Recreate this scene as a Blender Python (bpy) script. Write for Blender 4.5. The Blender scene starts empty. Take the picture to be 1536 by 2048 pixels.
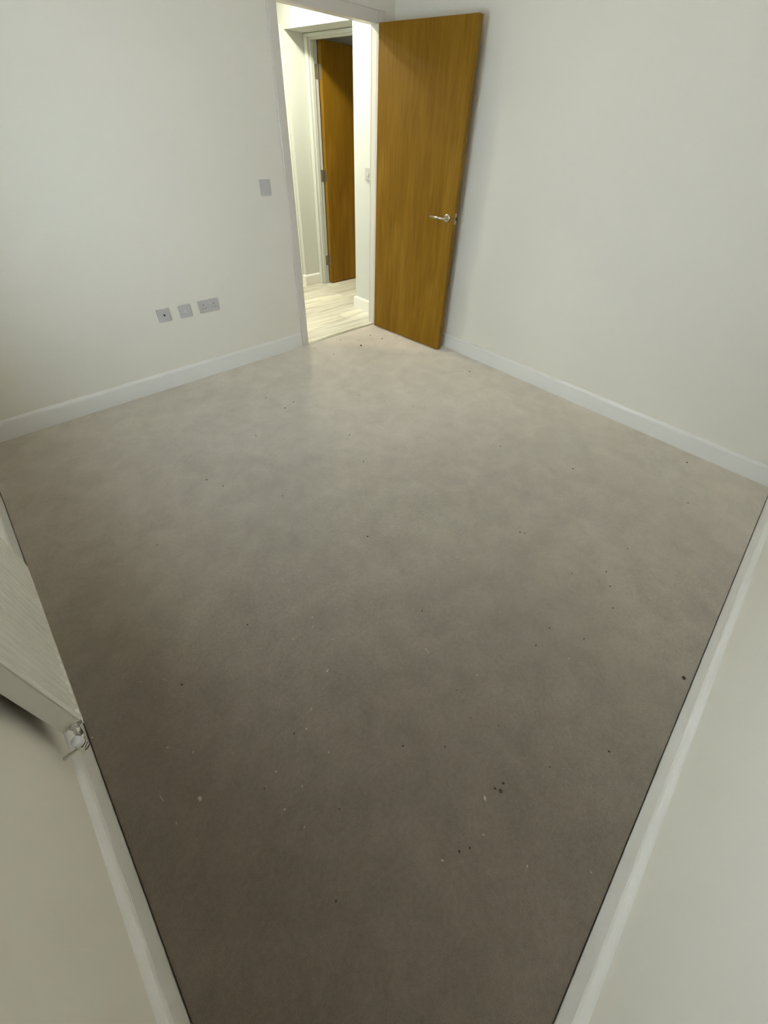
import bpy, bmesh, math, random
from mathutils import Vector, Matrix

# ------------------------------------------------------------------ camera
scene = bpy.context.scene
COL = scene.collection
YAW, PITCH, ROLL, CAM_H = 0.8164, -0.71503, 0.06122, 1.50102
F_PX, CX, CY = 793.674, 785.011, 937.399
fw = Vector((math.cos(PITCH)*math.sin(YAW), math.cos(PITCH)*math.cos(YAW), math.sin(PITCH)))
rt = fw.cross(Vector((0, 0, 1))).normalized(); up = rt.cross(fw)
rt2 = math.cos(ROLL)*rt + math.sin(ROLL)*up
up2 = -math.sin(ROLL)*rt + math.cos(ROLL)*up
cam_data = bpy.data.cameras.new('camera')
cam = bpy.data.objects.new('camera', cam_data); COL.objects.link(cam)
m = Matrix((rt2, up2, -fw)).transposed().to_4x4(); m.translation = Vector((0, 0, CAM_H))
cam.matrix_world = m
cam_data.sensor_fit = 'VERTICAL'; cam_data.sensor_height = 32.0
cam_data.lens = F_PX/2048*32.0
cam_data.shift_x = (768-CX)/2048; cam_data.shift_y = (CY-1024)/2048
cam_data.clip_start = 0.02
scene.camera = cam

# ------------------------------------------------------------------ view, world, lamps
vs = scene.view_settings
vs.view_transform = 'Standard'; vs.look = 'None'; vs.gamma = 1.0; vs.use_curve_mapping = False
vs.exposure = 0.22
world = bpy.data.worlds.new('sky'); scene.world = world; world.use_nodes = True
bg = world.node_tree.nodes['Background']
bg.inputs['Color'].default_value = (0.745, 0.89, 1.0, 1); bg.inputs['Strength'].default_value = 13.0

# hall ceiling lamps (position, power, colour)
HALL_LIGHTS = [((2.36, 3.62, 2.375), 28.0), ((0.95, 4.05, 2.375), 24.0)]
HALL_COLOUR = (1.0, 0.975, 0.80)
# added warm fill lamp under the bedroom ceiling, out of view
ROOM_FILL = ((1.22, 1.22, 2.28), 7.0); FILL_COLOUR = (1.0, 0.86, 0.62)

# ------------------------------------------------------------------ dimensions (metres)
YA, XB, YC, XD = 2.8796, 2.813, -0.4247, -0.3833     # wall surfaces: back, right, front, left
H = 2.40
XL, XR, HO = 1.8756, 2.655, 1.992                    # door opening in the back wall
YH = 2.932                                            # hall side of the back wall
XH = 2.82                                             # hall's right wall
SK_H, SK_T = 0.118, 0.018
# window (outside the picture, in the left wall, beyond the radiator)
WX0, WX1, WZ0, WZ1 = 0.7, 1.7, 0.72, 1.72

# ------------------------------------------------------------------ helpers
def tag(o, label=None, cat=None, group=None, kind=None):
    if label: o['label'] = label
    if cat: o['category'] = cat
    if group: o['group'] = group
    if kind: o['kind'] = kind
    return o
def link(name, me, mat=None, parent=None):
    o = bpy.data.objects.new(name, me); COL.objects.link(o)
    if mat is not None and me is not None: me.materials.append(mat)
    if parent is not None: o.parent = parent
    return o
def obj(name, bm, mat, parent=None, smooth=False, bevel=0.0, seg=2):
    bmesh.ops.recalc_face_normals(bm, faces=bm.faces[:])
    me = bpy.data.meshes.new(name); bm.to_mesh(me); bm.free()
    o = link(name, me, mat, parent)
    if smooth:
        for p in me.polygons: p.use_smooth = True
    if bevel:
        b = o.modifiers.new('bevel', 'BEVEL'); b.width = bevel; b.segments = seg; b.limit_method = 'ANGLE'; b.angle_limit = 0.6
    return o
def empty(name, loc=(0, 0, 0), rz=0.0, parent=None):
    o = bpy.data.objects.new(name, None); COL.objects.link(o); o.location = loc; o.rotation_euler = (0, 0, rz)
    o.empty_display_size = 0.05
    if parent is not None: o.parent = parent
    return o
def box(bm, a, b):
    x0, y0, z0 = [min(p, q) for p, q in zip(a, b)]; x1, y1, z1 = [max(p, q) for p, q in zip(a, b)]
    v = [bm.verts.new(p) for p in ((x0,y0,z0),(x1,y0,z0),(x1,y1,z0),(x0,y1,z0),(x0,y0,z1),(x1,y0,z1),(x1,y1,z1),(x0,y1,z1))]
    for f in ((0,3,2,1),(4,5,6,7),(0,1,5,4),(1,2,6,5),(2,3,7,6),(3,0,4,7)): bm.faces.new([v[i] for i in f])
def cyl(bm, a, b, r0, r1=None, n=20, caps=True):
    a = Vector(a); b = Vector(b); r1 = r0 if r1 is None else r1
    d = (b-a).normalized(); u = d.orthogonal().normalized(); w = d.cross(u)
    A = [bm.verts.new(a+r0*(math.cos(t)*u+math.sin(t)*w)) for t in [2*math.pi*i/n for i in range(n)]]
    B = [bm.verts.new(b+r1*(math.cos(t)*u+math.sin(t)*w)) for t in [2*math.pi*i/n for i in range(n)]]
    for i in range(n): bm.faces.new((A[i], A[(i+1) % n], B[(i+1) % n], B[i]))
    if caps: bm.faces.new(A[::-1]); bm.faces.new(B)
def lathe(bm, o, d, prof, n=24):
    """prof: list of (along, radius); closed at the ends"""
    o = Vector(o); d = Vector(d).normalized(); u = d.orthogonal().normalized(); w = d.cross(u); rings = []
    for h, r in prof:
        if r < 1e-6: rings.append([bm.verts.new(o+d*h)])
        else: rings.append([bm.verts.new(o+d*h+r*(math.cos(t)*u+math.sin(t)*w)) for t in [2*math.pi*i/n for i in range(n)]])
    for A, B in zip(rings, rings[1:]):
        if len(A) == 1 and len(B) == 1: continue
        for i in range(n):
            j = (i+1) % n
            if len(A) == 1: bm.faces.new((A[0], B[j], B[i]))
            elif len(B) == 1: bm.faces.new((A[i], A[j], B[0]))
            else: bm.faces.new((A[i], A[j], B[j], B[i]))
    if len(rings[0]) > 1: bm.faces.new(rings[0][::-1])
    if len(rings[-1]) > 1: bm.faces.new(rings[-1])
def sweep(bm, prof, a, b, out, ma=0.0, mb=0.0):
    """profile (out, z) swept from a to b in plan; ma/mb = mitre: extension along the run per unit 'out'"""
    a = Vector(a); b = Vector(b); d = (b-a).normalized(); out = Vector(out)
    A = [bm.verts.new(a+out*p-d*(ma*p)+Vector((0, 0, z))) for p, z in prof]
    B = [bm.verts.new(b+out*p+d*(mb*p)+Vector((0, 0, z))) for p, z in prof]
    n = len(prof)
    for i in range(n): bm.faces.new((A[i], A[(i+1) % n], B[(i+1) % n], B[i]))
    bm.faces.new(A[::-1]); bm.faces.new(B)
SK = [(0, 0), (SK_T, 0), (SK_T, .094), (SK_T-.0012, .095), (SK_T-.0012, .0965), (SK_T, .0975), (SK_T-.0005, .102), (SK_T-.003, .108),
      (SK_T-.0075, .113), (SK_T-.013, .1165), (0, SK_H)]
SK = [(p, z*1.0) for p, z in SK]
def lift(prof, dz=-0.012): return [(p, (z if z > 0 else dz)) for p, z in prof]

# ------------------------------------------------------------------ materials
def mat(name, col, rough=0.5, metal=0.0, **kw):
    m = bpy.data.materials.new(name); m.use_nodes = True; b = m.node_tree.nodes['Principled BSDF']
    b.inputs['Base Color'].default_value = (*col, 1); b.inputs['Roughness'].default_value = rough; b.inputs['Metallic'].default_value = metal
    for k, v in kw.items(): b.inputs[k.replace('_', ' ')].default_value = v
    return m
def N(m, t, **kw):
    n = m.node_tree.nodes.new(t)
    for k, v in kw.items(): setattr(n, k, v)
    return n
def L(m, a, b): m.node_tree.links.new(a, b)
def ramp(m, src, stops):
    r = N(m, 'ShaderNodeValToRGB'); e = r.color_ramp.elements
    while len(e) < len(stops): e.new(0.5)
    for i, (p, c) in enumerate(stops): e[i].position = p; e[i].color = (*c, 1)
    L(m, src, r.inputs['Fac']); return r
def noise(m, scale, vec, detail=4, rough=0.55, dist=0.0):
    n = N(m, 'ShaderNodeTexNoise'); n.inputs['Scale'].default_value = scale; n.inputs['Detail'].default_value = detail
    n.inputs['Roughness'].default_value = rough; n.inputs['Distortion'].default_value = dist
    L(m, vec, n.inputs['Vector']); return n
def bump(m, h, strength, distance, prev=None):
    b = N(m, 'ShaderNodeBump'); b.inputs['Strength'].default_value = strength; b.inputs['Distance'].default_value = distance
    L(m, h, b.inputs['Height'])
    if prev is not None: L(m, prev, b.inputs['Normal'])
    return b.outputs['Normal']
def bsdf(m): return m.node_tree.nodes['Principled BSDF']
def coords(m): return N(m, 'ShaderNodeTexCoord').outputs['Object']

def paint(name, col, rough=0.7, orange=0.06):
    m = mat(name, col, rough, 0.0, IOR=1.4); b = bsdf(m); c = coords(m)
    n = noise(m, 260, c, 3); L(m, bump(m, n.outputs['Fac'], orange, 0.002), b.inputs['Normal'])
    big = noise(m, 1.3, c, 3)
    r = ramp(m, big.outputs['Fac'], [(0.3, tuple(v*0.975 for v in col)), (0.7, col)])
    L(m, r.outputs['Color'], b.inputs['Base Color'])
    return m
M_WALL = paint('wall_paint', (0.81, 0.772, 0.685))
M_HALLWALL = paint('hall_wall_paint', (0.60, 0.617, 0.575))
M_CEIL = paint('ceiling_paint', (0.82, 0.82, 0.80), 0.85)
M_SKIRT = paint('skirting_satin', (0.82, 0.80, 0.755), 0.38, 0.025)
M_TRIM = paint('trim_satin', (0.70, 0.66, 0.60), 0.4, 0.02)
M_RAD = paint('radiator_enamel', (0.80, 0.78, 0.70), 0.33, 0.015)
M_PLATE = mat('grey_plate', (0.50, 0.49, 0.48), 0.35, 0.0)
M_PLATE2 = mat('grey_plate_rocker', (0.56, 0.555, 0.54), 0.3)
M_WPLATE = mat('white_plate', (0.47, 0.475, 0.43), 0.3)
M_HOLE = mat('dark_slot', (0.015, 0.015, 0.015), 0.6)
M_BRASS = mat('brass_contact', (0.5, 0.4, 0.2), 0.35, 1.0)
M_STEEL = mat('satin_steel', (0.55, 0.49, 0.38), 0.28, 1.0)
M_HINGE = mat('hinge_steel', (0.42, 0.38, 0.30), 0.4, 1.0)
M_CHROME = mat('chrome', (0.75, 0.75, 0.72), 0.12, 1.0)
M_CAP = mat('valve_cap_plastic', (0.82, 0.81, 0.84), 0.35)
M_RUBBER = mat('seal', (0.05, 0.045, 0.04), 0.7)
M_ALU = mat('threshold_aluminium', (0.60, 0.60, 0.52), 0.35, 1.0)
M_GLASS = mat('window_glass', (1, 1, 1), 0.0, 0.0, IOR=1.0)
bsdf(M_GLASS).inputs['Transmission Weight'].default_value = 1.0
bsdf(M_GLASS).inputs['Specular IOR Level'].default_value = 0.0
M_PALE = mat('pale_crumb', (0.42, 0.36, 0.27), 0.8)
M_DARK = mat('dark_crumb', (0.045, 0.03, 0.018), 0.85)

def make_oak(name, a, b_, c_, rough=0.5):
    m = mat(name, a, rough, 0.0, IOR=1.35); b = bsdf(m); b.inputs['Specular IOR Level'].default_value = 0.3; co = coords(m)
    mp = N(m, 'ShaderNodeMapping'); mp.inputs['Scale'].default_value = (1.0, 1.0, 0.06); L(m, co, mp.inputs['Vector'])
    n1 = noise(m, 38, mp.outputs['Vector'], 6, 0.62, 0.6)
    mp2 = N(m, 'ShaderNodeMapping'); mp2.inputs['Scale'].default_value = (1.0, 1.0, 0.025); L(m, co, mp2.inputs['Vector'])
    n2 = noise(m, 170, mp2.outputs['Vector'], 3, 0.6)
    mp3 = N(m, 'ShaderNodeMapping'); mp3.inputs['Scale'].default_value = (1.0, 1.0, 0.22); L(m, co, mp3.inputs['Vector'])
    n3 = noise(m, 5.0, mp3.outputs['Vector'], 3, 0.5, 1.0)
    a1 = N(m, 'ShaderNodeMath', operation='MULTIPLY_ADD'); L(m, n1.outputs['Fac'], a1.inputs[0]); a1.inputs[1].default_value = 0.45; 
    a2 = N(m, 'ShaderNodeMath', operation='MULTIPLY'); L(m, n2.outputs['Fac'], a2.inputs[0]); a2.inputs[1].default_value = 0.2
    L(m, a2.outputs[0], a1.inputs[2])
    a3 = N(m, 'ShaderNodeMath', operation='MULTIPLY_ADD'); L(m, n3.outputs['Fac'], a3.inputs[0]); a3.inputs[1].default_value = 0.35; L(m, a1.outputs[0], a3.inputs[2])
    r = ramp(m, a3.outputs[0], [(0.36, c_), (0.5, a), (0.63, b_)])
    L(m, r.outputs['Color'], b.inputs['Base Color'])
    L(m, bump(m, n2.outputs['Fac'], 0.12, 0.001), b.inputs['Normal'])
    return m
M_OAK = make_oak('oak_veneer', (0.235, 0.118, 0.0075), (0.290, 0.155, 0.014), (0.180, 0.085, 0.0035))
M_OAK2 = make_oak('oak_lipping', (0.23, 0.12, 0.012), (0.29, 0.165, 0.02), (0.17, 0.08, 0.006))

def make_carpet():
    m = mat('carpet', (0.12, 0.08, 0.05), 0.75, 0.0); b = bsdf(m); co = coords(m)
    big = noise(m, 1.1, co, 4, 0.5, 0.6); mid = noise(m, 7.5, co, 6, 0.66, 0.35); fine = noise(m, 340, co, 2, 0.7); grit = noise(m, 75, co, 4, 0.7)
    def madd(src, k, prev=None):
        a = N(m, 'ShaderNodeMath', operation='MULTIPLY_ADD'); L(m, src.outputs['Fac'], a.inputs[0]); a.inputs[1].default_value = k
        if prev is None: a.inputs[2].default_value = 0.0
        else: L(m, prev, a.inputs[2])
        return a.outputs[0]
    v = madd(fine, .28, madd(grit, .22, madd(mid, .28, madd(big, .22))))
    r = ramp(m, v, [(0.38, CARPET_DARK), (0.5, CARPET_MID), (0.62, CARPET_LIGHT)])
    L(m, r.outputs['Color'], b.inputs['Base Color'])
    b.inputs['Specular IOR Level'].default_value = 0.35
    # the pile's own fuzz scatters light at grazing angles; it varies a little with the lie of the pile
    tuft = noise(m, 420, co, 2, 0.7)
    nn = bump(m, tuft.outputs['Fac'], 0.55, 0.0022)
    L(m, nn, b.inputs['Normal'])
    b.inputs['Sheen Weight'].default_value = 1.0; b.inputs['Sheen Roughness'].default_value = 0.56
    b.inputs['Sheen Tint'].default_value = (1.0, 0.90, 0.74, 1)
    sr = ramp(m, v, [(0.41, tuple(c*0.76 for c in SHEEN)), (0.59, tuple(c*1.18 for c in SHEEN))])
    sh = N(m, 'ShaderNodeBsdfSheen'); L(m, sr.outputs['Color'], sh.inputs['Color']); sh.inputs['Roughness'].default_value = 0.62
    L(m, nn, sh.inputs['Normal'])
    ad = N(m, 'ShaderNodeAddShader'); L(m, b.outputs[0], ad.inputs[0]); L(m, sh.outputs[0], ad.inputs[1])
    L(m, ad.outputs[0], m.node_tree.nodes['Material Output'].inputs['Surface'])
    return m
SHEEN = (1.15, 1.08, 0.95)
CARPET_DARK, CARPET_MID, CARPET_LIGHT = (0.048, 0.026, 0.010), (0.076, 0.045, 0.022), (0.110, 0.072, 0.040)
M_CARPET = make_carpet()

def make_vinyl():
    m = mat('vinyl_plank', (0.6, 0.57, 0.47), 0.42, 0.0); b = bsdf(m); co = coords(m)
    mp = N(m, 'ShaderNodeMapping'); mp.inputs['Scale'].default_value = (0.10, 1.0, 1.0); L(m, co, mp.inputs['Vector'])
    oi = N(m, 'ShaderNodeObjectInfo')
    ad = N(m, 'ShaderNodeVectorMath', operation='ADD'); L(m, mp.outputs['Vector'], ad.inputs[0])
    cmb = N(m, 'ShaderNodeCombineXYZ'); mu = N(m, 'ShaderNodeMath', operation='MULTIPLY'); mu.inputs[1].default_value = 13.0
    L(m, oi.outputs['Random'], mu.inputs[0]); L(m, mu.outputs[0], cmb.inputs['Z']); L(m, cmb.outputs[0], ad.inputs[1])
    n1 = noise(m, 14, ad.outputs[0], 5, 0.6, 0.7); n2 = noise(m, 75, ad.outputs[0], 3, 0.6)
    a1 = N(m, 'ShaderNodeMath', operation='MULTIPLY_ADD'); L(m, n1.outputs['Fac'], a1.inputs[0]); a1.inputs[1].default_value = 0.75
    a0 = N(m, 'ShaderNodeMath', operation='MULTIPLY'); L(m, n2.outputs['Fac'], a0.inputs[0]); a0.inputs[1].default_value = 0.25
    L(m, a0.outputs[0], a1.inputs[2])
    r = ramp(m, a1.outputs[0], [(0.36, (0.50, 0.47, 0.38)), (0.5, (0.74, 0.71, 0.60)), (0.62, (0.84, 0.82, 0.71))])
    mix = N(m, 'ShaderNodeMix', data_type='RGBA', blend_type='MULTIPLY'); mix.inputs[0].default_value = 1.0
    r2 = ramp(m, oi.outputs['Random'], [(0.0, (0.86, 0.86, 0.86)), (1.0, (1.05, 1.04, 1.0))])
    L(m, r.outputs['Color'], mix.inputs[6]); L(m, r2.outputs['Color'], mix.inputs[7])
    L(m, mix.outputs[2], b.inputs['Base Color'])
    return m
M_VINYL = make_vinyl()

# ------------------------------------------------------------------ room shell
T = 0.10
def structure(name, bm, m, label, cat, **kw): return tag(obj(name, bm, m, **kw), label, cat, kind='structure')
# carpet: a gently uneven sheet whose edge tucks down just before the skirting
def carpet():
    bm = bmesh.new(); rnd = random.Random(4)
    x0, x1, y0, y1 = XD+SK_T+.0040, XB-SK_T-.0015, YC+SK_T+.0040, YA-SK_T-.0015
    xs = [x0+(x1-x0)*i/60 for i in range(61)]; ys = [y0+(y1-y0)*i/60 for i in range(61)]; g = []
    for y in ys:
        row = []
        for x in xs:
            d = min(x-x0, x1-x, y-y0, y1-y)
            row.append(bm.verts.new((x, y, 0.0012*math.sin(3.1*x+1.3*y)*math.sin(2.3*y-0.7*x)*min(1, d/.06))))
        g.append(row)
    for j in range(60):
        for i in range(60): bm.faces.new((g[j][i], g[j][i+1], g[j+1][i+1], g[j+1][i]))
    c = ((x0, y0), (x1, y0), (x1, y1), (x0, y1))
    for a, b_ in zip(c, c[1:]+c[:1]):      # the cut edge, on its own vertices
        bm.faces.new([bm.verts.new(p) for p in ((*a, 0), (*b_, 0), (*b_, -.011), (*a, -.011))])
    # tongue of carpet running into the doorway up to the threshold
    v = [bm.verts.new(p) for p in ((XL+.002, y1-.02, -.0005), (XR-.002, y1-.02, -.0005), (XR-.002, YA-.010, -.0005), (XL+.002, YA-.010, -.0005))]
    bm.faces.new(v)
    return bm
f = structure('floor', carpet(), M_CARPET, 'beige-brown fitted carpet covering the whole bedroom floor', 'floor', smooth=True)
bm = bmesh.new(); box(bm, (XD-.3, YC-.3, -.15), (5.2, 5.6, -.012)); 
structure('floor_slab', bm, M_HOLE, 'dark subfloor under the carpet and hall planks', 'floor')

bm = bmesh.new()
box(bm, (XD-T, YA, -.012), (XL-.024, YH, H)); box(bm, (XR+.024, YA, -.012), (XH+T, YH, H)); box(bm, (XL-.024, YA, HO+.024), (XR+.024, YH, H))
structure('wall_back', bm, M_WALL, 'pale painted wall with the open doorway and low sockets', 'wall')
bm = bmesh.new(); box(bm, (XB, YC-T, -.012), (XB+T, YA, H))
structure('wall_right', bm, M_WALL, 'plain pale painted wall behind the open oak door', 'wall')
bm = bmesh.new()
box(bm, (XD-T, YC, -.012), (XD, WX0, H)); box(bm, (XD-T, WX1, -.012), (XD, YA, H))
box(bm, (XD-T, WX0, -.012), (XD, WX1, WZ0)); box(bm, (XD-T, WX0, WZ1), (XD, WX1, H))
structure('wall_left', bm, M_WALL, 'pale painted wall carrying the white radiator', 'wall')
bm = bmesh.new(); box(bm, (XD-T, YC-T, -.012), (XB, YC, H))
structure('wall_front', bm, M_WALL, 'pale painted wall at the lower right of the photo', 'wall')
bm = bmesh.new(); box(bm, (XD-T, YC-T, H), (XB+T, YH, H+.1))
structure('ceiling', bm, M_CEIL, 'flat white ceiling above the bedroom', 'ceiling')

# skirtings
Z0 = 0.0
def skirt(name, runs, m, label):
    bm = bmesh.new()
    for a, b, out, ma, mb in runs: sweep(bm, lift(SK), (*a, 0), (*b, 0), (*out, 0), ma, mb)
    return structure(name, bm, m, label, 'skirting board')
skirt('baseboard_back', [((XD, YA), (XL-.066, YA), (0, -1), -1, 0)], M_SKIRT, 'white skirting board running from the left wall to the doorway')
skirt('baseboard_right', [((XB, YA), (XB, YC), (-1, 0), 0, -1)], M_SKIRT, 'white skirting board along the wall behind the oak door')
skirt('baseboard_front', [((XB, YC), (XD, YC), (0, 1), -1, -1)], M_SKIRT, 'white skirting board rising up the lower right of the photo')
skirt('baseboard_left', [((XD, YC), (XD, YA), (1, 0), -1, -1)], M_SKIRT, 'white skirting board passing below the radiator')

# window in the left wall, outside the picture (gives the daylight)
w = empty('window_1', (XD-.05, (WX0+WX1)/2, WZ0), math.radians(-90)); tag(w, 'white framed double window in the left wall outside the photo', 'window', kind='structure')
hw = (WX1-WX0)/2; hh = WZ1-WZ0
bm = bmesh.new()
for a, b in (((-hw, -.03, 0), (-hw+.06, .03, hh)), ((hw-.06, -.03, 0), (hw, .03, hh)), ((-hw+.06, -.03, 0), (hw-.06, .03, .06)),
             ((-hw+.06, -.03, hh-.06), (hw-.06, .03, hh)), ((-.035, -.03, .06), (.035, .03, hh-.06))): box(bm, a, b)
obj('window_frame', bm, M_TRIM, w, bevel=.003)
bm = bmesh.new(); box(bm, (-hw-.03, .04, -.02), (hw+.03, .12, .0)); obj('window_sill', bm, M_TRIM, w, bevel=.004)
for s in (-1, 1):
    bm = bmesh.new(); box(bm, (min(s*.035, s*(hw-.06)), -.004, .06), (max(s*.035, s*(hw-.06)), .004, hh-.06)); obj('pane', bm, M_GLASS, w)
pl = bpy.data.lights.new('window_portal', 'AREA'); pl.shape = 'RECTANGLE'; pl.size = WZ1-WZ0; pl.size_y = WX1-WX0
pl.cycles.is_portal = True
po = bpy.data.objects.new('window_portal', pl); COL.objects.link(po); po.location = (XD-T-.02, (WX0+WX1)/2, (WZ0+WZ1)/2)
po.rotation_euler = (0, math.radians(-90), 0); po['kind'] = 'helper'

# ------------------------------------------------------------------ doorway of the room
LT = .024
def lining(name, u0, u1, depth0, depth1, top, axis, m, label, stop=None):
    """door lining: jambs and head; axis 'x' = opening runs along x (wall faces y), 'y' = along y"""
    def bx(bm, ua, ub, da, db, za, zb):
        if axis == 'x': box(bm, (ua, da, za), (ub, db, zb))
        else: box(bm, (da, ua, za), (db, ub, zb))
    bm = bmesh.new()
    bx(bm, u0-LT, u0, depth0, depth1, -.01, top+LT); bx(bm, u1, u1+LT, depth0, depth1, -.01, top+LT); bx(bm, u0, u1, depth0, depth1, top, top+LT)
    if stop:
        s0, s1 = stop
        bx(bm, u0, u0+.012, s0, s1, -.01, top); bx(bm, u1-.012, u1, s0, s1, -.01, top); bx(bm, u0+.012, u1-.012, s0, s1, top-.012, top)
    return structure(name, bm, m, label, 'door frame', bevel=.0015)
def architrave(name, u0, u1, top, face, out, axis, m, label, wl=.06, wr=.06, wt=.06, th=.016, base=-.005):
    """three flat moulded boards round an opening; face = wall surface, out = +1/-1"""
    o = empty(name); tag(o, label, 'architrave', kind='structure')
    r = .005
    def bd(nm, ua, ub, za, zb):
        bm = bmesh.new()
        if axis == 'x': box(bm, (ua, face, za), (ub, face+out*th, zb))
        else: box(bm, (face, ua, za), (face+out*th, ub, zb))
        obj(nm, bm, m, o, bevel=.005, seg=3)
    if wl: bd('side_board', u0-wl, u0+.0-r*0, base, top+wt)
    if wr: bd('side_board', u1, u1+wr, base, top+wt)
    bd('head_board', u0, u1, top, top+wt)
    return o
lining('trim_1', XL, XR, YA, YH, HO, 'x', M_TRIM, 'white painted lining of the bedroom doorway')
architrave('trim_2', XL, XR, HO, YA, -1, 'x', M_TRIM, 'white architrave round the bedroom doorway, room side', wr=.06)
architrave('trim_3', XL, XR, HO, YH, 1, 'x', M_HALLWALL, 'white architrave round the bedroom doorway, hall side')
bm = bmesh.new()
prof = [(-.016, -.004), (-.013, .003), (-.006, .0055), (.006, .0055), (.013, .003), (.016, -.004)]
A = [bm.verts.new((XL, YA-.002+p, z)) for p, z in prof]; B = [bm.verts.new((XR, YA-.002+p, z)) for p, z in prof]
for i in range(len(prof)): bm.faces.new((A[i], A[(i+1) % 6], B[(i+1) % 6], B[i]))
bm.faces.new(A[::-1]); bm.faces.new(B)
tag(obj('threshold_strip', bm, M_ALU), 'thin metal threshold strip between carpet and hall planks', 'threshold', kind='structure')

# ------------------------------------------------------------------ doors
def lever(parent, u, z, face_y, out, toward):
    """round rose and bar lever on a leaf; leaf local: x along width, y thickness, out = -1/+1 direction of y"""
    h = empty('lever_handle', (u, face_y, z), 0, parent)
    bm = bmesh.new(); lathe(bm, (0, 0, 0), (0, out, 0), [(0, .0262), (.006, .0262), (.0085, .0245), (.009, .015), (.009, 0)], 32)
    obj('rose', bm, M_STEEL, h, smooth=True)
    bm = bmesh.new(); cyl(bm, (0, out*.008, 0), (0, out*.046, 0), .0095, .0095, 20)
    cyl(bm, (-toward*.004, out*.05, 0), (toward*.118, out*.05, .0), .0095, .0085, 20)
    lathe(bm, (toward*.118, out*.05, 0), (toward, 0, 0), [(0, .0085), (.003, .0075), (.0045, .004), (.005, 0)], 20)
    lathe(bm, (0, out*.046, 0), (0, out, 0), [(0, .0095), (.008, .0095), (.012, .006), (.0132, 0)], 20)
    obj('lever', bm, M_STEEL, h, smooth=True)
    return h
def door_leaf(name, loc, rz, width, label, hinge_y=0.0, handles=True, frame_leaf=(1, 0), tall=1.981):
    """leaf in local space: hinge edge at x=0, front face at y=0, back face at y=.044, bottom z=.01"""
    W, TH, Z1, Z2 = width, .044, .006, .006+tall
    d = empty(name, loc, rz); tag(d, label, 'door', kind='structure')
    bm = bmesh.new(); box(bm, (.006, 0, Z1), (W-.006, TH, Z2)); obj('leaf_panel', bm, M_OAK, d, bevel=.001)
    for a, b in ((0, .006), (W-.006, W)):
        bm = bmesh.new(); box(bm, (a, 0, Z1), (b, TH, Z2)); obj('edge_lipping', bm, M_OAK2, d, bevel=.0015)
    for z in (.195, 1.0, 1.775):
        bm = bmesh.new(); box(bm, (-.0022, .004, z), (.0002, TH-.006, z+.10))
        y = hinge_y; s = 1 if y > .02 else -1
        cyl(bm, (-.003, y+s*.004, z-.002), (-.003, y+s*.004, z+.102), .0065, None, 14)
        a, b = sorted((-.006, -.036)) if frame_leaf[1] == 0 else (-.004, .0)
        if frame_leaf[1] == 0: box(bm, (-.0355, y+s*.004-.0012, z), (-.003, y+s*.004+.0012, z+.10))
        obj('hinge', bm, M_HINGE, d)
    if handles:
        zc = .995
        lever(d, W-.056, zc, 0, -1, -1); lever(d, W-.056, zc, TH, 1, -1)
        bm = bmesh.new(); box(bm, (W-.0003, TH/2-.011, zc-.034), (W+.0022, TH/2+.011, zc+.034)); obj('latch_plate', bm, M_HINGE, d, bevel=.0008)
        bm = bmesh.new()
        v = [bm.verts.new(p) for p in ((W+.002, TH/2-.006, zc-.008), (W+.002, TH/2+.006, zc-.008), (W+.011, TH/2+.006, zc-.008),
                                       (W+.002, TH/2-.006, zc+.010), (W+.002, TH/2+.006, zc+.010), (W+.011, TH/2+.006, zc+.010))]
        for fc in ((0, 2, 1), (3, 4, 5), (0, 1, 4, 3), (1, 2, 5, 4), (2, 0, 3, 5)): bm.faces.new([v[i] for i in fc])
        obj('latch_bolt', bm, M_RUBBER, d)
    return d
door_leaf('door_1', (2.615, 2.822, 0.004), -1.4927, .765, 'honey oak flush door with lever handle standing open in the bedroom', hinge_y=.05, frame_leaf=(1, 1))

# ------------------------------------------------------------------ hall
HOH = 2.036; FY = 4.228; RX = 3.025; CY2 = 3.33; LZ = 2.062; YEND = 5.3; XW = 0.0
D2A, D2B = 3.405, 4.175        # doorway in the recess (along y)
D1A, D1B = 4.335, 5.10         # doorway beyond the recess
bm = bmesh.new()
box(bm, (XH, YH, -.012), (XH+T, CY2, H)); box(bm, (XH+T, CY2-.05, -.012), (RX+.12, CY2, H))
box(bm, (XH, CY2, LZ), (RX+.12, FY, H))
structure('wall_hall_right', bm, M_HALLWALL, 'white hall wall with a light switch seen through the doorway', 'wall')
bm = bmesh.new(); box(bm, (XH, FY, -.012), (XH+.085, D1A-.024, H)); box(bm, (XH, D1B+.024, -.012), (XH+.085, YEND, H)); box(bm, (XH, D1A-.024, HOH+.024), (XH+.085, D1B+.024, H))
box(bm, (XH+.085, FY, -.012), (4.9, FY+.05, H))
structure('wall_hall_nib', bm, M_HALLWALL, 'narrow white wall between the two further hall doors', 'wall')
bm = bmesh.new(); box(bm, (RX, CY2, -.012), (RX+.09, D2A-.024, LZ)); box(bm, (RX, D2B+.024, -.012), (RX+.09, FY, LZ)); box(bm, (RX, D2A-.024, HOH+.024), (RX+.09, D2B+.024, LZ))
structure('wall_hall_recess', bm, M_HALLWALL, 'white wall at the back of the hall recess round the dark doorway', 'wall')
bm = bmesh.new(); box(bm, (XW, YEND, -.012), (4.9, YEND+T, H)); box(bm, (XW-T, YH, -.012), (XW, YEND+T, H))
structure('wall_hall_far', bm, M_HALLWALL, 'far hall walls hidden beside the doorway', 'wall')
bm = bmesh.new(); box(bm, (4.8, CY2-.05, -.012), (4.9, YEND, H)); box(bm, (RX+.12, CY2-.05, -.012), (4.8, CY2, H))
structure('wall_dark_room', bm, M_WALL, 'walls of the unlit room behind the further oak door', 'wall')
bm = bmesh.new(); box(bm, (XW, YH, H), (4.9, YEND+T, H+.1))
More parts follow.
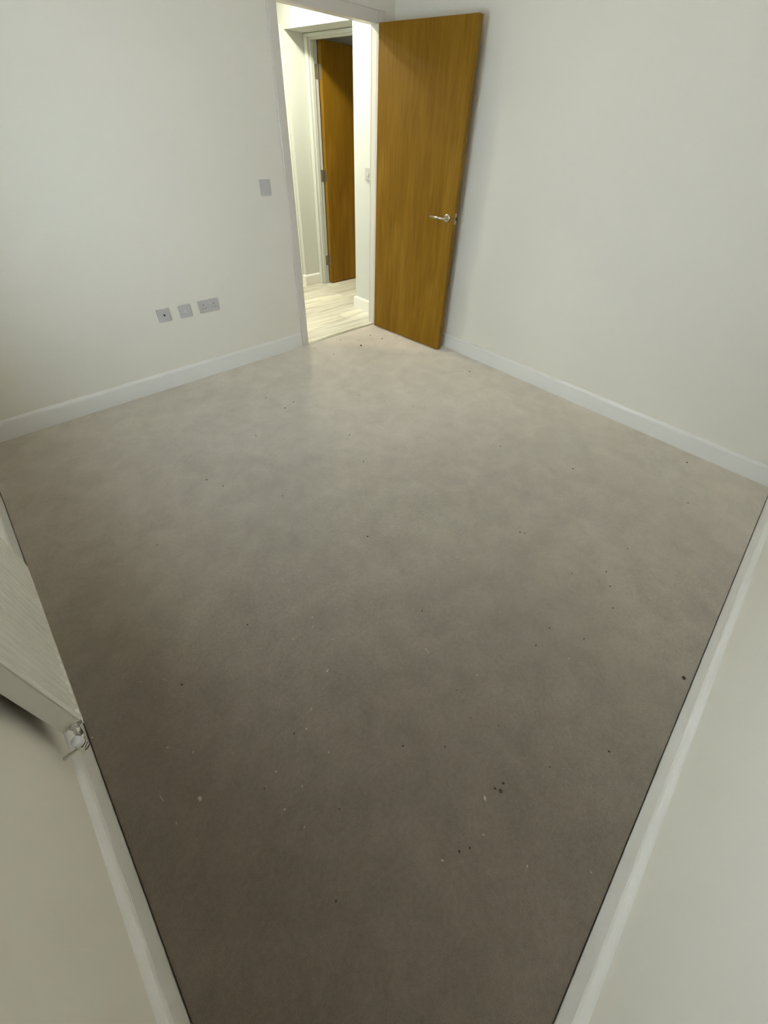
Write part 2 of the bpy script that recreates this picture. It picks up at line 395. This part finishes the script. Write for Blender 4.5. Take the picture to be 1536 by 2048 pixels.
structure('ceiling_hall', bm, M_CEIL, 'white ceiling above the hall', 'ceiling')
skirt('baseboard_hall_right', [((XH, CY2), (XH, YH), (-1, 0), 1, 0), ((RX, CY2), (XH, CY2), (0, 1), 0, 1)], M_SKIRT, 'white skirting at the foot of the hall wall with the switch')
skirt('baseboard_hall_nib', [((XH, FY), (RX-.016, FY), (0, -1), 1, 0), ((XH, D1A-.066), (XH, FY), (-1, 0), 0, 1)], M_SKIRT, 'short white skirting between the two further hall doors')
lining('trim_4', D2A, D2B, RX, RX+.09, HOH, 'y', M_HALLWALL, 'white lining of the dark doorway in the hall recess', stop=(RX+.01, RX+.045))
architrave('trim_5', D2A, D2B, HOH, RX, -1, 'y', M_HALLWALL, 'white architrave round the dark doorway in the hall recess', wl=.055, wr=.05, wt=.024)
lining('trim_6', D1A, D1B, XH, XH+.085, HOH, 'y', M_HALLWALL, 'white lining of the furthest hall doorway', stop=(XH+.01, XH+.045))
architrave('trim_7', D1A, D1B, HOH, XH, -1, 'y', M_HALLWALL, 'white architrave of the furthest hall doorway')
door_leaf('door_2', (RX+.092, D2B-.052, 0.004), 0.0, .755, 'oak door standing open into the dark room off the hall', hinge_y=.05, tall=2.022, frame_leaf=(1, 1))
door_leaf('door_3', (XH+.087, D1A+.008, 0.004), 0.0, .755, 'oak door seen edge-on beside the left door jamb', hinge_y=-.006, tall=2.022, frame_leaf=(1, 1))

# hinge leaves let into the hall linings
def jamb_hinge(x0, x1, y0, y1, label, cat_parent):
    for z in (.199, 1.004, 1.779):
        bm = bmesh.new(); box(bm, (x0, y0, z), (x1, y1, z+.1)); obj('hinge', bm, M_HINGE, cat_parent)
jamb_hinge(RX+.045, RX+.088, D2B-.0025, D2B+.0005, '', bpy.data.objects['trim_4'])
jamb_hinge(XH+.045, XH+.083, D1A-.0005, D1A+.0025, '', bpy.data.objects['trim_6'])

# hall floor: every vinyl plank its own piece
hf = empty('floor_hall', (0, 0, 0)); tag(hf, 'pale oak-effect vinyl planks on the hall floor', 'floor', kind='structure')
PW, PL, PT = .18, 1.22, .010
rnd = random.Random(11)
def plank(x0, x1, y0, y1):
    g = .0007
    bm = bmesh.new(); box(bm, (x0+g, y0+g, -.0115), (x1-g, y1-g, 0.0)); obj('plank', bm, M_VINYL, hf, bevel=.0008, seg=1)
y = YA+.004; row = 0
while y < YEND:
    y2 = min(y+(PW if row else .155), YEND)
    segs = [(XW, RX+.05 if y2 > CY2 else XH+.05)] if y > YH-.01 else [(XL, XR)]
    if y2 > YH and y < YH: y2 = YH; segs = [(XL, XR)]
    if y >= CY2-.001 and y2 <= FY+.02: segs = [(XW, 4.8)]
    elif y < CY2 < y2: segs = [(XW, 4.8)]
    elif y < FY < y2: segs = [(XW, 4.8)]
    for s0, s1 in segs:
        x = s0-rnd.uniform(0, PL)
        while x < s1:
            a, b = max(x, s0), min(x+PL, s1)
            if b-a > .02: plank(a, b, y, y2)
            x += PL
    y = y2; row += 1

# hall ceiling downlights
for i, (p, pw) in enumerate(HALL_LIGHTS):
    o = empty('downlight', (p[0], p[1], H)); tag(o, ['round hall ceiling light just outside the bedroom doorway', 'round hall ceiling light further down the hall'][i], 'ceiling light')
    bm = bmesh.new(); lathe(bm, (0, 0, 0), (0, 0, -1), [(0, .11), (.012, .11), (.016, .10), (.016, .0)], 36); obj('bezel', bm, M_STEEL, o, smooth=False)
    l = bpy.data.lights.new('hall_lamp', 'AREA'); l.shape = 'DISK'; l.size = .14; l.energy = pw; l.color = HALL_COLOUR
    lo = bpy.data.objects.new('hall_lamp', l); COL.objects.link(lo); lo.location = (p[0], p[1], H-.02); lo['kind'] = 'helper'
p, pw = ROOM_FILL  # unseen pendant with point lamp, added to lift the near walls and mid floor
o = empty('fill_pendant', (p[0], p[1], H)); tag(o, 'unseen pendant added under the bedroom ceiling as warm fill light', 'ceiling light')
bm = bmesh.new(); lathe(bm, (0, 0, 0), (0, 0, -1), [(0, .05), (.012, .05), (.022, .03), (.024, .0)], 28); obj('fill_rose', bm, M_TRIM, o)
bm = bmesh.new(); cyl(bm, (0, 0, -.02), (0, 0, -.055), .003, None, 10); cyl(bm, (0, 0, -.045), (0, 0, -.075), .018, None, 20); obj('fill_holder', bm, M_TRIM, o)
if True:
    l = bpy.data.lights.new('fill_lamp', 'POINT'); l.shadow_soft_size = .04; l.energy = pw; l.color = FILL_COLOUR
    lo = bpy.data.objects.new('fill_lamp', l); COL.objects.link(lo); lo.location = p; lo['kind'] = 'helper'

# ------------------------------------------------------------------ plates on the walls
def plate(name, x, z, w, h, label, cat, parts, m=M_PLATE, group=None):
    o = empty(name, (x, YA, z)); tag(o, label, cat, group)
    bm = bmesh.new(); box(bm, (-w/2, -.0095, -h/2), (w/2, 0, h/2)); obj('faceplate', bm, m, o, bevel=.003, seg=3)
    for fn in parts: fn(o)
    return o
def hole_box(x0, x1, z0, z1, nm='pin_slot', mm=None, y=-.0097, y0=-.006):
    def f(o):
        bm = bmesh.new(); box(bm, (x0, y, z0), (x1, y0, z1)); obj(nm, bm, mm or M_HOLE, o)
    return f
def screw(x, z):
    def f(o):
        bm = bmesh.new(); lathe(bm, (x, -.0092, z), (0, -1, 0), [(0, .0032), (.0008, .0032), (.0013, .002), (.0013, 0)], 14); obj('screw', bm, M_PLATE2, o)
    return f
def rocker(x, z, w=.011, h=.020):
    def f(o):
        bm = bmesh.new(); v = [(-w/2, -h/2), (w/2, -h/2), (w/2, h/2), (-w/2, h/2)]
        lo = [bm.verts.new((x+a, -.009, z+b)) for a, b in v]
        hi = [bm.verts.new((x+a*.9, -.0145 if b < 0 else -.0105, z+b*.9)) for a, b in v]
        bm.faces.new(lo[::-1]); bm.faces.new(hi)
        for i in range(4): bm.faces.new((lo[i], lo[(i+1) % 4], hi[(i+1) % 4], hi[i]))
        obj('rocker', bm, M_PLATE2, o)
    return f
def aerial(o):
    bm = bmesh.new(); lathe(bm, (0, -.0092, .002), (0, -1, 0), [(0, .0085), (.003, .0085), (.0035, .0068), (.0, .0066)], 24); obj('socket_ring', bm, M_PLATE2, o)
    bm = bmesh.new(); lathe(bm, (0, -.0097, .002), (0, -1, 0), [(0, .0062), (.0012, .0062), (.0012, 0)], 20); obj('socket_hole', bm, M_HOLE, o)
def data_port(o):
    bm = bmesh.new(); box(bm, (-.011, -.0108, -.013), (.011, -.009, .011)); obj('port_shutter', bm, M_PLATE2, o, bevel=.001)
plate('aerial_socket', .798, .4885, .080, .080, 'square grey aerial socket with a dark centre hole, left of three', 'socket', [aerial, screw(-.030, 0), screw(.030, 0)])
plate('data_socket', .9345, .4865, .078, .080, 'square grey outlet plate with no dark hole, middle of three', 'socket', [data_port, screw(-.030, 0), screw(.030, 0)])
dbl = [screw(-.060, 0), screw(.060, 0), rocker(-.012, .022), rocker(.012, .022)]
for s in (-1, 1):
    c = s*.036
    dbl += [hole_box(c-.002, c+.002, .006, .0145), hole_box(c-.0125, c-.0065, -.013, -.009), hole_box(c+.0065, c+.0125, -.013, -.009)]
plate('double_socket', 1.098, .490, .142, .078, 'wide grey double plug socket nearest the doorway', 'socket', dbl)
plate('blank_plate', 1.660, 1.141, .078, .088, 'grey blank plate on the wall left of the door frame', 'switch plate', [screw(-.030, 0), screw(.030, 0)])
# hall light switch
o = empty('light_switch', (XH, 3.135, 1.165), math.radians(-90)); tag(o, 'white single light switch on the hall wall beside the oak door', 'switch')
bm = bmesh.new(); box(bm, (-.043, -.011, -.043), (.043, 0, .043)); obj('faceplate', bm, M_WPLATE, o, bevel=.003, seg=3)
bm = bmesh.new(); v = [(-.008, -.015), (.008, -.015), (.008, .015), (-.008, .015)]
lo = [bm.verts.new((a, -.0105, b)) for a, b in v]; hi = [bm.verts.new((a, -.0175 if b < 0 else -.012, b)) for a, b in v]
bm.faces.new(lo[::-1]); bm.faces.new(hi)
for i in range(4): bm.faces.new((lo[i], lo[(i+1) % 4], hi[(i+1) % 4], hi[i]))
obj('rocker', bm, M_WPLATE, o)

# ------------------------------------------------------------------ radiator on the left wall
RXF, RXB, RY0, RY1, RZ0, RZ1 = -.3085, -.354, .820, 1.513, .212, .812
ra = empty('radiator', ((RXF+RXB)/2, (RY0+RY1)/2, RZ0)); tag(ra, 'white ribbed panel radiator fixed low on the left wall', 'radiator')
ox, oy, oz = ra.location
def loc(x, y, z): return (x-ox, y-oy, z-oz)
bm = bmesh.new(); pitch = (RY1-RY0-.030)/20; g = []
zs = [RZ0, RZ0+.003, RZ0+.010, RZ0+.0125, RZ0+.0135, RZ0+.0145, RZ0+.0155, RZ0+.0165, RZ0+.0180, RZ0+.024, RZ0+.032, RZ0+.040]+[RZ0+.04+(RZ1-RZ0-.08)*i/6 for i in range(1, 6)]+[RZ1-.040, RZ1-.032, RZ1-.024, RZ1-.018, RZ1-.012, RZ1-.003, RZ1]
n = 20*10; ys = [RY0, RY0+.006]+[RY0+.015+(RY1-RY0-.030)*i/n for i in range(n+1)]+[RY1-.006, RY1]
for y in ys:
    col = []
    for z in zs:
        t = (y-RY0-.015)/pitch; e = min(z-RZ0, RZ1-z)
        fade = max(0, min(1, (e-.0125)/.004)); fade = fade*fade*(3-2*fade)
        if 0 <= t <= 20:
            ph = t % 1; s = 0.5-0.5*math.cos(2*math.pi*ph); s = max(0, min(1, (s-.18)/.5)); s = s*s*(3-2*s)
        else: s = 0
        d = -.0125*s*fade
        rim = min(y-RY0, RY1-y)
        if rim < .0001 or e < .0001: d = -.0035
        col.append(bm.verts.new(loc(RXF+d, y, z)))
    g.append(col)
for i in range(len(ys)-1):
    for j in range(len(zs)-1): bm.faces.new((g[i][j], g[i+1][j], g[i+1][j+1], g[i][j+1]))
obj('front_panel', bm, M_RAD, ra, smooth=True)
bm = bmesh.new(); box(bm, loc(RXF-.016, RY0+.004, RZ0+.002), loc(RXF-.010, RY1-.004, RZ1-.002)); obj('back_sheet', bm, M_RAD, ra, bevel=.002)
# convector fins between front panel and wall side
bm = bmesh.new()
nf = 27
for i in range(nf):
    y = RY0+.03+(RY1-RY0-.06)*i/(nf-1); box(bm, loc(RXB+.004, y-.0006, RZ0+.04), loc(RXF-.016, y+.0006, RZ1-.03))
fo = obj('convector_fins', bm, M_RAD, ra); fo['kind'] = 'stuff'
for y0, y1 in ((RY0-.0015, RY0+.002), (RY1-.002, RY1+.0015)):
    bm = bmesh.new(); box(bm, loc(RXB, y0, RZ0+.012), loc(RXF-.0045, y1, RZ1+.004)); box(bm, loc(RXF-.0045, y0, RZ0-.001), loc(RXF-.0005, y1, RZ1+.004))
    obj('side_panel', bm, M_RAD, ra, bevel=.0018, seg=3)
# top grille: rim and slats
bm = bmesh.new(); box(bm, loc(RXB, RY0-.001, RZ1), loc(RXB+.005, RY1+.001, RZ1+.006)); box(bm, loc(RXF-.008, RY0-.001, RZ1), loc(RXF-.001, RY1+.001, RZ1+.006)); obj('grille_rim', bm, M_RAD, ra)
bm = bmesh.new()
for i in range(46):
    y = RY0+.008+(RY1-RY0-.016)*i/45; box(bm, loc(RXB+.005, y-.002, RZ1+.001), loc(RXF-.008, y+.002, RZ1+.004))
fo = obj('grille_slats', bm, M_RAD, ra); fo['kind'] = 'stuff'
for y in (RY0+.12, RY1-.12):
    bm = bmesh.new(); box(bm, loc(XD, y-.015, RZ0+.06), loc(RXB+.004, y+.015, RZ1-.06)); obj('wall_bracket', bm, M_RAD, ra, bevel=.002)

# radiator valve: tail, body, union nuts, white head, pipe into the wall
vx, vy, vz = -.337, .785, .160
va = empty('radiator_valve', (vx, vy, vz)); tag(va, 'chrome radiator valve with a round white cap at the near bottom corner', 'valve')
def vl(x, y, z): return (x-vx, y-vy, z-vz)
bm = bmesh.new(); lathe(bm, vl(vx, vy, .163), (0, 0, 1), [(0, .010), (.002, .0135), (.010, .0135), (.013, .0105), (.020, .0105), (.024, .0125), (.032, .0125), (.036, .0095), (.040, .0095)], 24)
obj('valve_body', bm, M_CHROME, va)
bm = bmesh.new(); cyl(bm, vl(vx+.003, vy+.004, .182), vl(vx+.010, vy+.018, .205), .0070, None, 18); cyl(bm, vl(vx+.009, vy+.016, .202), vl(vx+.012, RY0-.002, .232), .0082, None, 18)
obj('valve_tail', bm, M_CHROME, va, smooth=True)
bm = bmesh.new(); lathe(bm, vl(vx+.012, RY0-.013, .233), (0, 1, 0), [(0, .0095), (.001, .0118), (.009, .0118), (.010, .009)], 6); obj('tail_nut', bm, M_CHROME, va)
bm = bmesh.new(); lathe(bm, vl(vx+.012, RY0-.0015, .233), (0, -1, 0), [(0, .0165), (.002, .0165), (.003, .0150), (.003, .0100)], 28); obj('tail_collar', bm, M_CHROME, va)
bm = bmesh.new(); lathe(bm, vl(vx, vy, .1765), (0, 0, 1), [(0, .0130), (.001, .0148), (.008, .0148), (.009, .0130)], 6); obj('union_nut', bm, M_CHROME, va)
bm = bmesh.new(); lathe(bm, vl(vx, vy, .200), (0, 0, 1), [(0, .0115), (.001, .0125), (.014, .0125), (.0185, .0108), (.0205, .006), (.021, 0)], 32); obj('valve_cap', bm, M_CAP, va, smooth=True)
bm = bmesh.new(); cyl(bm, vl(vx, vy, .170), vl(XD, vy, .170), .0055, None, 18); obj('pipe', bm, M_RAD, va, smooth=True)

# ------------------------------------------------------------------ crumbs lying on the carpet
PALE = [(0.232,1.85),(0.425,1.44),(0.386,0.75),(0.361,0.716),(0.39,0.624),(-0.219,1.014),(-0.186,0.96),(-0.124,0.91),(0.239,0.916),(0.279,0.727),(0.281,1.898),(1.262,0.526),(1.045,0.539),(0.6,0.64),(0.961,0.245),(0.626,0.346),(1.375,0.364),(0.992,-0.044),(0.688,0.162),(1.009,0.318),(-0.197,0.702),(-0.146,0.636),(-0.18,0.513),(-0.251,0.507),(0.048,0.333),(-0.019,0.325),(0.143,0.447),(0.188,0.483),(0.011,0.418),(-0.001,0.253),(0.156,0.346),(-0.258,0.59),(0.226,-0.061),(0.499,-0.358),(0.384,-0.23),(0.35,-0.109),(2.432,2.672),(1.73,1.744),(1.838,1.566),(2.28,-0.1),(-0.354,0.889),(0.303,0.545),(0.419,-0.066)]
DARK = [(0.079,1.519),(0.481,1.684),(0.672,1.411),(0.438,1.785),(0.183,0.896),(-0.089,0.854),(1.397,0.42),(1.41,0.399),(0.822,0.909),(1.7,0.006),(1.362,0.128),(1.427,-0.022),(1.33,-0.074),(1.05,0.068),(1.11,-0.05),(0.946,0.069),(0.728,0.469),(0.594,0.182),(2.066,0.469),(1.177,1.343),(1.489,0.022),(0.107,0.464),(-0.036,0.406),(0.094,0.216),(0.56,0.093),(0.609,0.015),(0.433,0.101),(0.337,0.196),(0.631,-0.163),(0.489,-0.084),(0.46,-0.073),(0.274,-0.083),(0.3,-0.098),(1.869,2.773),(2.151,2.765),(2.275,2.667),(2.462,2.547),(1.927,2.575),(2.537,1.668),(2.583,1.631),(1.283,1.597),(1.646,1.931),(1.237,2.151),(1.121,2.318),(0.842,1.971),(1.15,2.123),(0.809,-0.278),(1.92,0.885),(2.674,0.013),(1.242,-0.377),(2.212,2.553),(0.467,-0.088),(-0.025,0.081)]

def crumb_mesh(seed, sx, sy, sz):
    r = random.Random(seed); bm = bmesh.new(); bmesh.ops.create_icosphere(bm, subdivisions=1, radius=1.0)
    for v in bm.verts:
        k = 1+r.uniform(-.32, .32); v.co = Vector((v.co.x*sx*k, v.co.y*sy*k, max(v.co.z, -.55)*sz*k))
    me = bpy.data.meshes.new('crumb'); bm.to_mesh(me); bm.free(); return me
def fibre_mesh(seed, ln):
    r = random.Random(seed); bm = bmesh.new(); p = Vector((-ln/2, 0, 0)); a = 0.0
    for i in range(5):
        a += r.uniform(-.5, .5); q = p+Vector((math.cos(a), math.sin(a), 0))*ln/5; cyl(bm, p, q, .0009, None, 6); p = q
    me = bpy.data.meshes.new('fibre'); bm.to_mesh(me); bm.free(); return me
rnd = random.Random(7)
pm = []; dm = []; fm = []
for i in range(4):
    me = crumb_mesh(i, .0042, .0027, .0022); me.materials.append(M_PALE); pm.append(me)
    me = crumb_mesh(20+i, .0036, .0028, .0018); me.materials.append(M_DARK); dm.append(me)
for i in range(3):
    me = fibre_mesh(i, .022); me.materials.append(M_PALE); fm.append(me)
SPECIAL = {(0.303, 0.545): ('pale crumb with a dark shadowed side, centre left of the carpet', 1.7, 'p'),
           (0.419, -0.066): ('largest pale pellet, beside the dark crumb cluster in the foreground', 1.6, 'p'),
           (-0.18, 0.513): ('pale oval crumb on the dark carpet at the lower left', 1.9, 'p'),
           (0.467, -0.088): ('largest dark brown crumb in the foreground cluster', 2.0, 'd'),
           (0.489, -0.084): ('small dark crumb above right of the foreground cluster', 1.3, 'd'),
           (0.46, -0.073): ('thin dark crumb left in the foreground cluster', 1.2, 'd'),
           (2.212, 2.553): ('dark fluff on the carpet just inside the doorway', 3.2, 'd'),
           (1.242, -0.377): ('brown crumb close to the right-hand skirting board', 2.2, 'd'),
           (-0.354, 0.889): ('pale crumb on the carpet beside the radiator valve', 1.3, 'p'),
           (1.262, 0.526): ('bright round pale crumb right of the carpet centre', 1.7, 'p')}
FIB = {(-0.124, 0.91), (0.626, 0.346), (1.375, 0.364), (-0.219, 1.014), (-0.258, 0.59)}
def carpet_z(x, y): return 0.0012*math.sin(3.1*x+1.3*y)*math.sin(2.3*y-0.7*x)
for kind, lst in (('p', PALE), ('d', DARK)):
    for i, (x, y) in enumerate(lst):
        sp = SPECIAL.get((x, y)); fib = (x, y) in FIB
        d = math.sqrt(x*x+y*y+2.25)
        if fib: me, nm, sc = fm[i % 3], 'fibre', 1.0
        else: me, nm = (pm if kind == 'p' else dm)[i % 4], 'crumb'; sc = rnd.uniform(.7, 1.15)*(d/1.7)**.7
        if sp: sc = sp[1]
        x = max(XD+SK_T+.012, x); y = max(YC+SK_T+.012, y)
        o = link(nm, me); o.location = (x, y, carpet_z(x, y)+(.0009 if fib else .0011)*sc); o.rotation_euler = (0, 0, rnd.uniform(0, 6.28)); o.scale = (sc, sc, sc)
        if sp: tag(o, sp[0], 'crumb')
        elif fib: tag(o, 'pale curled fibre lying on the carpet', 'fibre', 'pale fibres on the carpet')
        elif kind == 'p': tag(o, 'small pale crumb scattered on the open carpet', 'crumb', 'small pale crumbs on the carpet')
        else: tag(o, 'small dark speck scattered on the open carpet', 'crumb', 'small dark specks on the carpet')
